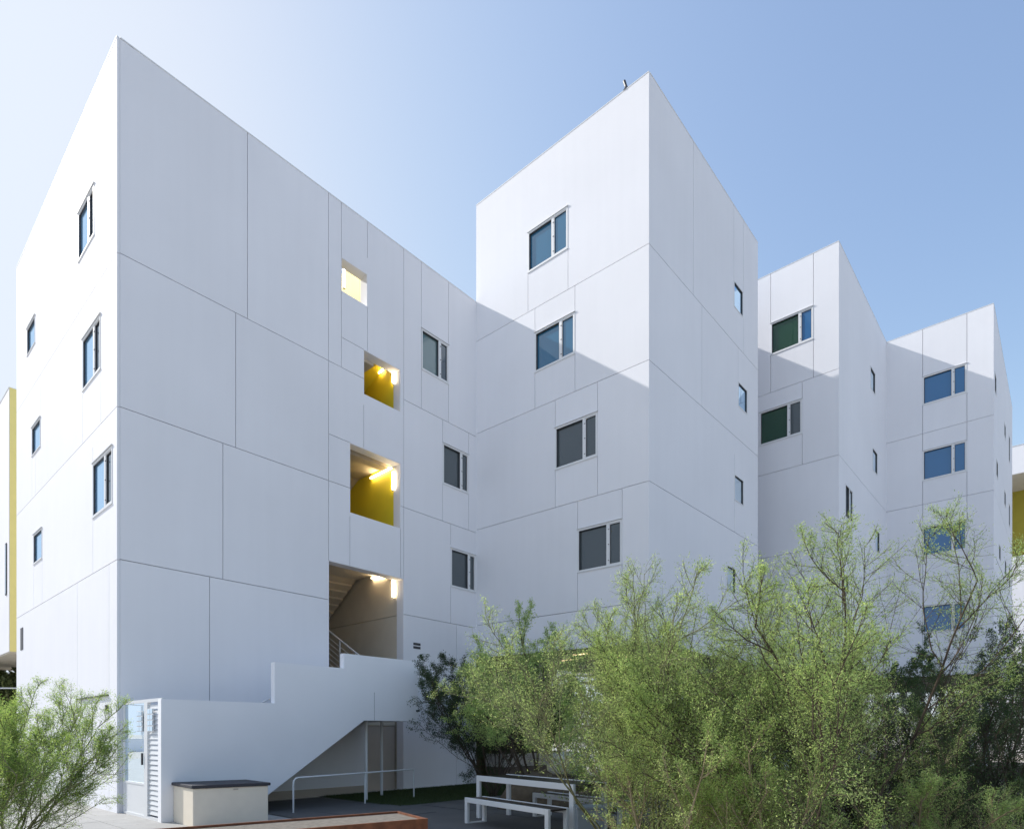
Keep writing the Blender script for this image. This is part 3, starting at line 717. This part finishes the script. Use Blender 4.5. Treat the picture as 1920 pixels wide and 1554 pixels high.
# rusty steel planter
Q1, Q2, Q3 = at(356, 8.07), at(747, 9.68), at(838, 9.06)
pd = Q2 - Q1; pl = np.linalg.norm(pd); pd /= pl; pc = Q3 - Q2; pc[2] = 0; pcl = np.linalg.norm(pc); pc = np.array([pd[1], -pd[0], 0.0])
Q1 = Q1 - pd * 1.2; pl += 1.2; pt = .385
plt_ = empty('planter_bed', Q1 + pd * pl / 2 + pc * pcl / 2, 'low rust brown steel planter bed with pale gravel in the foreground', 'planter')
add('side_board', obox(Q1, pd, pc, pl, .035, .0045, pt), M_cort, plt_)
add('side_board', obox(Q1 + pc * (pcl - .035), pd, pc, pl, .035, .0045, pt), M_cort, plt_)
add('side_board', obox(Q1 + pd * (pl - .035) + pc * .036, pd, pc, .035, pcl - .072, .0045, pt - .002), M_cort, plt_)
add('side_board', obox(Q1 + pc * .036, pd, pc, .035, pcl - .072, .0045, pt - .002), M_cort, plt_)
add('gravel', obox(Q1 + pd * .036 + pc * .036, pd, pc, pl - .072, pcl - .072, .02, pt - .03), M_grav, plt_, kind='stuff')

# picnic table and benches
def frame_n(parent, p, d, l, c, wd, h, t=.095, nm='frame'):
    """one n-shaped flat frame along the long side"""
    return bev(add(nm, merge(obox(p, d, c, t, wd, .006, h), obox(p + d * (l - t), d, c, t, wd, .006, h), obox(p + d * t, d, c, l - 2 * t, wd, h - t, h)), M_steel, parent), .004, 1)
T0, T1 = at(893, 11.7), at(1075, 9.6); td = T1 - T0; tl = np.linalg.norm(td); td /= tl; tc = np.array([-td[1], td[0], 0.0])
if tc[1] < 0: tc = -tc
tb = empty('picnic_table', T0 + td * tl / 2 + tc * .37, 'white steel framed picnic table with a dark wooden top', 'table')
hT = .80
frame_n(tb, T0, td, tl, tc, .05, hT, .10); frame_n(tb, T0 + tc * .70, td, tl, tc, .05, hT, .10)
for k in range(5): add('top_slat', obox(T0 + tc * (.054 + .13 * k), td, tc, tl, .122, hT - .045, hT - .012), M_seat, tb)
def bench(p, l, label, h=.46):
    o = empty('bench', p + td * l / 2 + tc * .2, label, 'bench', 'benches at the picnic table')
    frame_n(o, p, td, l, tc, .05, h, .085); frame_n(o, p + tc * .37, td, l, tc, .05, h, .085)
    add('foot_runner', obox(p + tc * .05, td, tc, .085, .32, .006, .022), M_steel, o)
    add('foot_runner', obox(p + tc * .05 + td * (l - .085), td, tc, .085, .32, .006, .022), M_steel, o)
    for k in range(3): add('seat_slat', obox(p + tc * (.054 + .106 * k), td, tc, l, .098, h - .035, h - .008), M_seat, o)
bench(at(871, 11.0), 2.25, 'white framed bench with dark slats nearest the viewer')
bench(T0 + tc * .95 + td * .5, 2.25, 'white framed bench on the far side of the picnic table')
# grey block by the table
Pg = at(1083, 8.75); gb = empty('concrete_block', Pg + td * .2, 'blue grey concrete cube standing at the right end of the table', 'planter')
bev(add('body', obox(Pg, np.array([1.0, 0, 0]), np.array([0, 1.0, 0]), .38, .38, .005, .52), M_tablegrey, gb), .008)
add('rim', obox(Pg + np.array([-.01, -.01, 0]), np.array([1.0, 0, 0]), np.array([0, 1.0, 0]), .40, .40, .522, .55), M_tablegrey, gb)

# raised planter in the undercroft
pw = empty('raised_planter', ab(12, .4, 0), 'raised beige planter wall with brown base under the tallest wing', 'planter')
add('planter_wall', abbox(10.3, 13.6, .2, 1.0, .54, .95), M_beige, pw)
add('planter_base', abbox(10.33, 13.55, .23, .97, .009, .537), M_brown, pw)
add('soil', abbox(10.36, 13.5, .26, .94, .95, .97), M_soil, pw, kind='stuff')

add('undercroft_wall', abbox(10.12, 14.0, -.12, -.02, .009, SOF - .03), M_soff, bldg)  # dark wall added to hide the bright courtyard behind

# boulder seat
def blob(c, r, seed, nu=18, nv=12, flat=.5):
    rr = np.random.default_rng(seed); ph = rr.uniform(0, 6.28, 6); V, F = [], []
    for j in range(nv + 1):
        t = math.pi * j / nv
        for i in range(nu):
            p = 2 * math.pi * i / nu
            k = 1 + .09 * math.sin(2 * p + ph[0]) + .06 * math.sin(3 * p + ph[1] + t * 2) + .05 * math.sin(5 * p + 3 * t + ph[2])
            ct = math.cos(t); ct = math.copysign(abs(ct) ** flat, ct)
            V.append((c[0] + r[0] * math.sin(t) ** .7 * math.cos(p) * k, c[1] + r[1] * math.sin(t) ** .7 * math.sin(p) * k, c[2] + r[2] * ct * (1 + .08 * math.sin(p + ph[3]))))
    for j in range(nv):
        for i in range(nu): F.append((j * nu + i, j * nu + (i + 1) % nu, (j + 1) * nu + (i + 1) % nu, (j + 1) * nu + i))
    return V, F
Pq = at(1062, 13.2)
add('boulder', blob((Pq[0], Pq[1], .93), (.42, .32, .26), 4), M_stone, None, smooth=True, origin=Pq, label='smooth pale grey boulder lying among the shrubs behind the table', cat='rock')
Pq2 = at(1062, 13.3)
add('mound', blob((Pq2[0], Pq2[1] + .1, .02), (1.5, .9, .74), 9, flat=1.0), M_soil, None, smooth=True, origin=Pq2, kind='structure')

# ------------------------------------------------------------------ neighbouring buildings
lb = empty('neighbour_building', at(0, 25) , 'white block with a yellow side panel at the left edge', 'building')
LBO = at(17, 25)
def lbp(x, y, z): return LBO + x * DB + y * DA + UP * z
def lbbox(x0, x1, y0, y1, z0, z1): return hexa([lbp(x0, y0, z0), lbp(x1, y0, z0), lbp(x1, y1, z0), lbp(x0, y1, z0), lbp(x0, y0, z1), lbp(x1, y0, z1), lbp(x1, y1, z1), lbp(x0, y1, z1)])
lt, lo = 13.85 + CAMZ, 3.3 + CAMZ
add('wall', lbbox(-9, -.01, 0, 8, lo, lt), M_wall, lb)
add('yellow_panel', lbbox(-.008, .05, .02, 8, lo, lt), mat('yellow_side', (.88, .74, .26), .6, var=.02), lb)
add('soffit', lbbox(-8.9, -.03, .03, 7.9, lo - .06, lo - .003), M_cream, lb)
add('coping', lbbox(-9.02, .02, -.02, 8, lt + .001, lt + .03), M_cop, lb)
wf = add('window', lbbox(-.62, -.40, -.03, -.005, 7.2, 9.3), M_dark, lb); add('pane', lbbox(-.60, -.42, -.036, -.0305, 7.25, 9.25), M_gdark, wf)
for x_ in (-8, -4.5, -.8): add('column', tube([lbp(x_, 5, 0), lbp(x_, 5, lo - .06)], .2, 12), M_steel, lb)
# low white wall and rail far left
fw_ = empty('garden_wall', at(-60, 32), 'low white garden wall below the left neighbouring block', 'wall')
add('wall', box(-60, -18, 33, 33.25, 0, 1.1), M_wall, fw_)
add('coping', box(-60, -18, 32.97, 33.28, 1.102, 1.15), M_cop, fw_)
fr_ = empty('fence', at(-20, 30), 'thin white pipe fence in front of the far left tree', 'fence')
add('rail', tube([(-45, 27, 3.55), (-19, 27, 3.55)], .03, 6), M_steel, fr_)
for x_ in range(-44, -18, 3): add('post', tube([(x_, 27, 0), (x_, 27, 3.55)], .03, 6), M_steel, fr_)

rb = empty('neighbour_building', at(1910, 37), 'white block with a recessed yellow balcony wall at the right edge', 'building')
RBO = at(1888, 38)
def rbp(x, y, z): return RBO + x * DB + y * DA + UP * z
def rbbox(x0, x1, y0, y1, z0, z1): return hexa([rbp(x0, y0, z0), rbp(x1, y0, z0), rbp(x1, y1, z0), rbp(x0, y1, z0), rbp(x0, y0, z1), rbp(x1, y0, z1), rbp(x1, y1, z1), rbp(x0, y1, z1)])
kk = 36.5 / FOC
def rz(y): return CAMZ + (HZ - y) * kk
add('upper_wall', rbbox(-3, 9, 0, 8, rz(872), rz(818)), M_wall, rb)
add('wall', rbbox(-3, 9, 0, 8, 3.5, rz(1031)), M_wall, rb)
add('yellow_wall', rbbox(-3, 9, 3.4, 8, rz(1031) + .01, rz(872) - .01), mat('shade_toned_yellow', (.36, .30, .03), .7, var=.04), rb)  # yellow darkened to olive: shade of the recess painted into the colour
add('side_wall', rbbox(-3, -2.8, .03, 3.38, rz(1031), rz(872)), M_wall, rb)
add('soffit', rbbox(-3, 9, .03, 3.38, rz(872) - .04, rz(872) - .004), M_cream, rb)
add('coping', rbbox(-3.02, 9.02, -.02, 8, rz(818) + .001, rz(818) + .03), M_cop, rb)
for x_ in (0, 4, 8): add('column', tube([rbp(x_, 1, 0), rbp(x_, 1, 3.5)], .2, 10), M_steel, rb)

# small white pavilion glimpsed under the wings
kx = at(1436, 27.5)
kio = empty('white_pavilion', kx, 'small white pavilion with dark windows seen through the shrubs', 'building')
add('wall', box(kx[0] - 1.8, kx[0] + 1.8, 27.5, 30, 0, 2.7), M_wall, kio)
add('roof', box(kx[0] - 1.95, kx[0] + 1.95, 27.35, 30.1, 2.705, 2.8), M_cop, kio)
for x_ in (-1.3, -.45, .4):
    f_ = add('window', box(kx[0] + x_, kx[0] + x_ + .7, 27.46, 27.498, .95, 2.0), M_frame, kio)
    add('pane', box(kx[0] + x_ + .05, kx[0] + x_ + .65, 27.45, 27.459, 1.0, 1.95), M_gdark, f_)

# ------------------------------------------------------------------ plants
def norm(v): return v / np.maximum(np.linalg.norm(v, axis=-1, keepdims=True), 1e-9)
def grow(r, start, direc, length, K, wob, lift):
    """paths (N,K,3) that wander and bend upward"""
    N = len(start); P = np.zeros((N, K, 3)); P[:, 0] = start; d = norm(direc.copy()); st_ = length[:, None] / (K - 1)
    for k in range(1, K):
        d = norm(d + r.normal(0, wob, (N, 3)) + np.array([0, 0, lift])); P[:, k] = P[:, k - 1] + d * st_
    return P
def children(r, P, per, t0, ang, lenf, K, wob, lift, droop=0):
    N, K0, _ = P.shape; tot = N * per
    idx = np.repeat(np.arange(N), per); t = np.tile(np.linspace(t0, .98, per), N) + r.uniform(-.04, .04, tot); t = np.clip(t, 0, .999)
    f = t * (K0 - 1); i0 = f.astype(int); fr = (f - i0)[:, None]
    S = P[idx, i0] * (1 - fr) + P[idx, i0 + 1] * fr; D = norm(P[idx, i0 + 1] - P[idx, i0])
    L0 = np.linalg.norm(np.diff(P, axis=1), axis=2).sum(1)[idx]
    side = norm(np.cross(D, norm(r.normal(0, 1, (tot, 3))))); A = np.radians(r.uniform(ang * .6, ang * 1.25, tot))[:, None]
    D2 = norm(D * np.cos(A) + side * np.sin(A)); D2[:, 2] -= droop
    Ln = L0 * lenf * (1.15 - .75 * t) * r.uniform(.65, 1.25, tot)
    return grow(r, S, D2, Ln, K, wob, lift)
def tubes(P, r0, r1, n=3):
    N, K, _ = P.shape; T = np.zeros_like(P); T[:, 1:-1] = P[:, 2:] - P[:, :-2]; T[:, 0] = P[:, 1] - P[:, 0]; T[:, -1] = P[:, -1] - P[:, -2]; T = norm(T)
    ref = np.where(np.abs(T[..., 2:3]) < .9, np.array([0, 0, 1.0]), np.array([1.0, 0, 0])); S = norm(np.cross(T, ref)); Q = np.cross(S, T)
    rad = (np.linspace(1, 0, K)[None] * (r0 - r1) + r1) if np.isscalar(r0) else (r0[:, None] * np.linspace(1, .35, K)[None])
    rad = np.broadcast_to(rad, (N, K))
    c = 2 * np.pi * np.arange(n) / n
    V = P[:, :, None] + rad[:, :, None, None] * (np.cos(c)[None, None, :, None] * S[:, :, None] + np.sin(c)[None, None, :, None] * Q[:, :, None])
    b = (np.arange(N) * K * n)[:, None, None]; k_ = (np.arange(K - 1) * n)[None, :, None]; j = np.arange(n)[None, None]
    a0 = b + k_ + j; a1 = b + k_ + (j + 1) % n
    F = np.stack([a0, a1, a1 + n, a0 + n], -1).reshape(-1, 4)
    return V.reshape(-1, 3), F
def leaves(r, P, per, ll, lw, spread, keep=1.0):
    N, K, _ = P.shape; tot = N * per; idx = np.repeat(np.arange(N), per); t = r.uniform(0.05, .999, tot) * (K - 1); i0 = t.astype(int); fr = (t - i0)[:, None]
    C = P[idx, i0] * (1 - fr) + P[idx, i0 + 1] * fr; D = norm(P[idx, i0 + 1] - P[idx, i0])
    d = norm(D * .6 + r.normal(0, .6, (tot, 3))); C = C + r.normal(0, spread, (tot, 3))
    s = norm(np.cross(d, r.normal(0, 1, (tot, 3)))); L_ = (ll * r.uniform(.5, 1.3, tot))[:, None]; W = (lw * r.uniform(.6, 1.3, tot))[:, None]
    V = np.stack([C, C + d * L_ * .5 + s * W, C + d * L_, C + d * L_ * .5 - s * W], 1).reshape(-1, 3)
    return V, np.arange(4 * tot).reshape(-1, 4)
def shrub(name, base, h, spread, leafm, barkm, seed, label, cat='shrub', group=None, stems=7, per=(7, 7, 6), lf=14, ll=.035, lw=.007,
          t0=(.25, .15, .1), lift=.10, wob=.12, aim=(0, 0), rad=.022, lsp=.008, lenf=(.52, .46, .42), tilt=(.15, .9), ang=42):
    r = np.random.default_rng(seed); base = np.array(base, float)
    az = np.linspace(0, 2 * np.pi, stems, endpoint=False) + r.uniform(-.4, .4, stems); tl = r.uniform(*tilt, stems) * spread / h
    D = np.stack([np.cos(az) * tl + aim[0], np.sin(az) * tl + aim[1], np.ones(stems)], 1)
    Ln = h * r.uniform(.72, 1.05, stems) / np.maximum(norm(D)[:, 2] ** .35, .6)
    S = base[None] + np.stack([np.cos(az) * .06, np.sin(az) * .06, 0 * az], 1)
    P0 = grow(r, S, D, Ln, 12, .10 * wob / .12, .02)
    P1 = children(r, P0, per[0], t0[0], ang, lenf[0], 8, wob, lift)
    P2 = children(r, P1, per[1], t0[1], 45, lenf[1], 5, wob * 1.1, lift * .7)
    P3 = children(r, P2, per[2], t0[2], 45, lenf[2], 4, wob * 1.2, .03)
    o = empty(name, base, label, cat, group)
    Vs, Fs, n0 = [], [], 0
    for P, ra, rb_, n_ in ((P0, rad, rad * .3, 6), (P1, rad * .36, .003, 4), (P2, .0034, .0018, 3), (P3, .0018, .0010, 3)):
        V, F = tubes(P, ra, rb_, n_); Vs.append(V); Fs.append(F + n0); n0 += len(V)
    fastmesh('branches', np.concatenate(Vs), np.concatenate(Fs), barkm, o)
    V1, F1 = leaves(r, P3, lf, ll, lw, lsp); V2, F2 = leaves(r, P2, lf, ll, lw, lsp)
    fastmesh('foliage', np.concatenate([V1, V2]), np.concatenate([F1, F2 + len(V1)]), leafm, o)
    return o

GS = 'feathery shrubs in the garden bed'
# left foreground
LL = dict(ll=.026, lw=.0031, lsp=.024, lenf=(.55, .50, .58))
shrub('feathery_shrub', at(-15, 7.0), 1.78, 2.6, M_leafE, M_barkg, 11, 'airy green shrub in front of the sunlit end wall', group=GS, stems=12, per=(9, 8, 8), lf=13, rad=.016, aim=(.10, 0), **LL)
shrub('feathery_shrub', at(-90, 7.9), 2.2, 1.8, M_leafE, M_barkg, 12, 'denser green shrub cut by the left edge of the picture', group=GS, stems=8, per=(8, 8, 8), lf=14, rad=.016, **LL)
# big open tree of the right foreground
shrub('feathery_tree', at(1535, 6.2), 3.15, 2.5, M_leafA, M_bark, 21, 'tall open feathery tree with forked dark stems at right front', 'tree', aim=(-.17, 0), stems=9, per=(11, 9, 8), lf=19, rad=.021, tilt=(.25, .95), t0=(.28, .12, .1), **LL)
shrub('feathery_tree', at(1235, 6.9), 2.95, 1.7, M_leafB, M_barkg, 22, 'pale feathery tree before the near corner of the tallest wing', 'tree', stems=8, per=(10, 9, 8), lf=10, rad=.016, t0=(.2, .12, .1), **LL)
shrub('feathery_tree', at(1160, 7.4), 3.0, 1.9, M_leafB, M_barkg, 23, 'bushy feathery tree rising just behind the picnic table end', 'tree', stems=7, per=(10, 9, 8), lf=10, rad=.016, t0=(.42, .12, .1), aim=(-.05, 0), lift=.12, **LL)
shrub('feathery_tree', at(1000, 13.8), 3.9, 2.4, M_leafB, M_bark, 24, 'dark stemmed feathery tree beside the raised planter', 'tree', stems=7, per=(10, 8, 7), lf=15, ll=.04, lw=.008, rad=.035, t0=(.42, .1, .1), lsp=.03)
shrub('sparse_shrub', at(925, 15.8), 3.4, 2.9, M_leafD, M_bark, 25, 'dark sparse twiggy shrub against the shaded white wall', 'shrub', stems=12, per=(9, 8, 7), lf=13, ll=.035, lw=.010, lsp=.03, rad=.022, aim=(-.12, 0), tilt=(.3, .9), t0=(.25, .2, .1))
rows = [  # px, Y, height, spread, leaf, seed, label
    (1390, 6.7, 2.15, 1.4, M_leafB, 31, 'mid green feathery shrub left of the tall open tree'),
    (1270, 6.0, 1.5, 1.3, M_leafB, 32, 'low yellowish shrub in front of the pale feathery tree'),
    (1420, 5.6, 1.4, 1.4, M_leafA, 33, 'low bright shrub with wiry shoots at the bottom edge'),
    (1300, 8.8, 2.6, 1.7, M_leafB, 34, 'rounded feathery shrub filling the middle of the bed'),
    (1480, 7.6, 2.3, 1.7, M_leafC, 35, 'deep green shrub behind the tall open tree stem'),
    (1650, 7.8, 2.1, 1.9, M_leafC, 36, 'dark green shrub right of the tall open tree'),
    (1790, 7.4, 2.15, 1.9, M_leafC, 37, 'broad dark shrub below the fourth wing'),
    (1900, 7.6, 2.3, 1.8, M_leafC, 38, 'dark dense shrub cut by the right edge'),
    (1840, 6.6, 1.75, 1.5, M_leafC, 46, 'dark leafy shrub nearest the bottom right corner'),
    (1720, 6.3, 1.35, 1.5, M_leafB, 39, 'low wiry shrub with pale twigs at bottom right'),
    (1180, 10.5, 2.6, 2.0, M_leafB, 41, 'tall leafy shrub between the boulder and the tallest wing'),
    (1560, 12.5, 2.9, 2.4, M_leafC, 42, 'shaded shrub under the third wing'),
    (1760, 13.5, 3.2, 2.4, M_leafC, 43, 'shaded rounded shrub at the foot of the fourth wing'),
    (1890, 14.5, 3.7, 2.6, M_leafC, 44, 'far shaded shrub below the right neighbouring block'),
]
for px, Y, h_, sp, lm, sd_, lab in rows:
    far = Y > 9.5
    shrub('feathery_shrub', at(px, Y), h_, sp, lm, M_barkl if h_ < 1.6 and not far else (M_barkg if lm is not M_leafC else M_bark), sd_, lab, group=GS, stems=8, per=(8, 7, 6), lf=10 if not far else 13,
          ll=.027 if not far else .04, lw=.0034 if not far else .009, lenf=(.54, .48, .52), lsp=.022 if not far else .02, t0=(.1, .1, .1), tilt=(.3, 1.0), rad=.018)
# vines on the raised planter
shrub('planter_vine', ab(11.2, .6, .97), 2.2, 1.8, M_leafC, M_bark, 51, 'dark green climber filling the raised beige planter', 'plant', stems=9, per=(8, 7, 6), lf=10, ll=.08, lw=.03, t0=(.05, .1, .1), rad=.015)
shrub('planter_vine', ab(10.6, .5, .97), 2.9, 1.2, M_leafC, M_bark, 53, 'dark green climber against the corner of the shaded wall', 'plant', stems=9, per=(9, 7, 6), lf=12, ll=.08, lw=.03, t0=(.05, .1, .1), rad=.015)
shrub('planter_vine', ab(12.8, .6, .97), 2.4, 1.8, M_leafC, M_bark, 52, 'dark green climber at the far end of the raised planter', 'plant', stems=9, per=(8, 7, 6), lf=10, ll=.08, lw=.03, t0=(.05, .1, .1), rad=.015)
# background trees
for k, (x_, y_, h_, lab) in enumerate(((-27.5, 31.0, 5.2, 'olive green tree behind the white fence at far left'), (-23.5, 29.5, 3.9, 'small round tree beside the white garden wall'))):
    shrub('background_tree', (x_, y_, 0), h_, h_ * .8, M_leafF, M_bark, 60 + k, lab, 'tree', 'trees below the left neighbouring block', stems=8, per=(8, 7, 6), lf=9, ll=.16, lw=.06, rad=.06, t0=(.3, .1, .1))
for k, (a_, b_, h_) in enumerate(((16, -14, 5.0), (22, -16, 5.5), (29, -15, 5.0), (37, -12, 5.0), (45, -8, 6.0))):
    shrub('courtyard_tree', ab(a_, b_), h_, h_ * .8, M_leafF, M_bark, 70 + k, ['leafy courtyard tree glimpsed left of the undercroft', 'leafy courtyard tree second from the undercroft left', 'leafy courtyard tree behind the white pavilion', 'leafy courtyard tree under the third wing', 'leafy courtyard tree under the fourth wing'][k], 'tree', 'courtyard trees behind the wings',
          stems=7, per=(7, 6, 5), lf=9, ll=.18, lw=.07, rad=.07, t0=(.3, .1, .1))
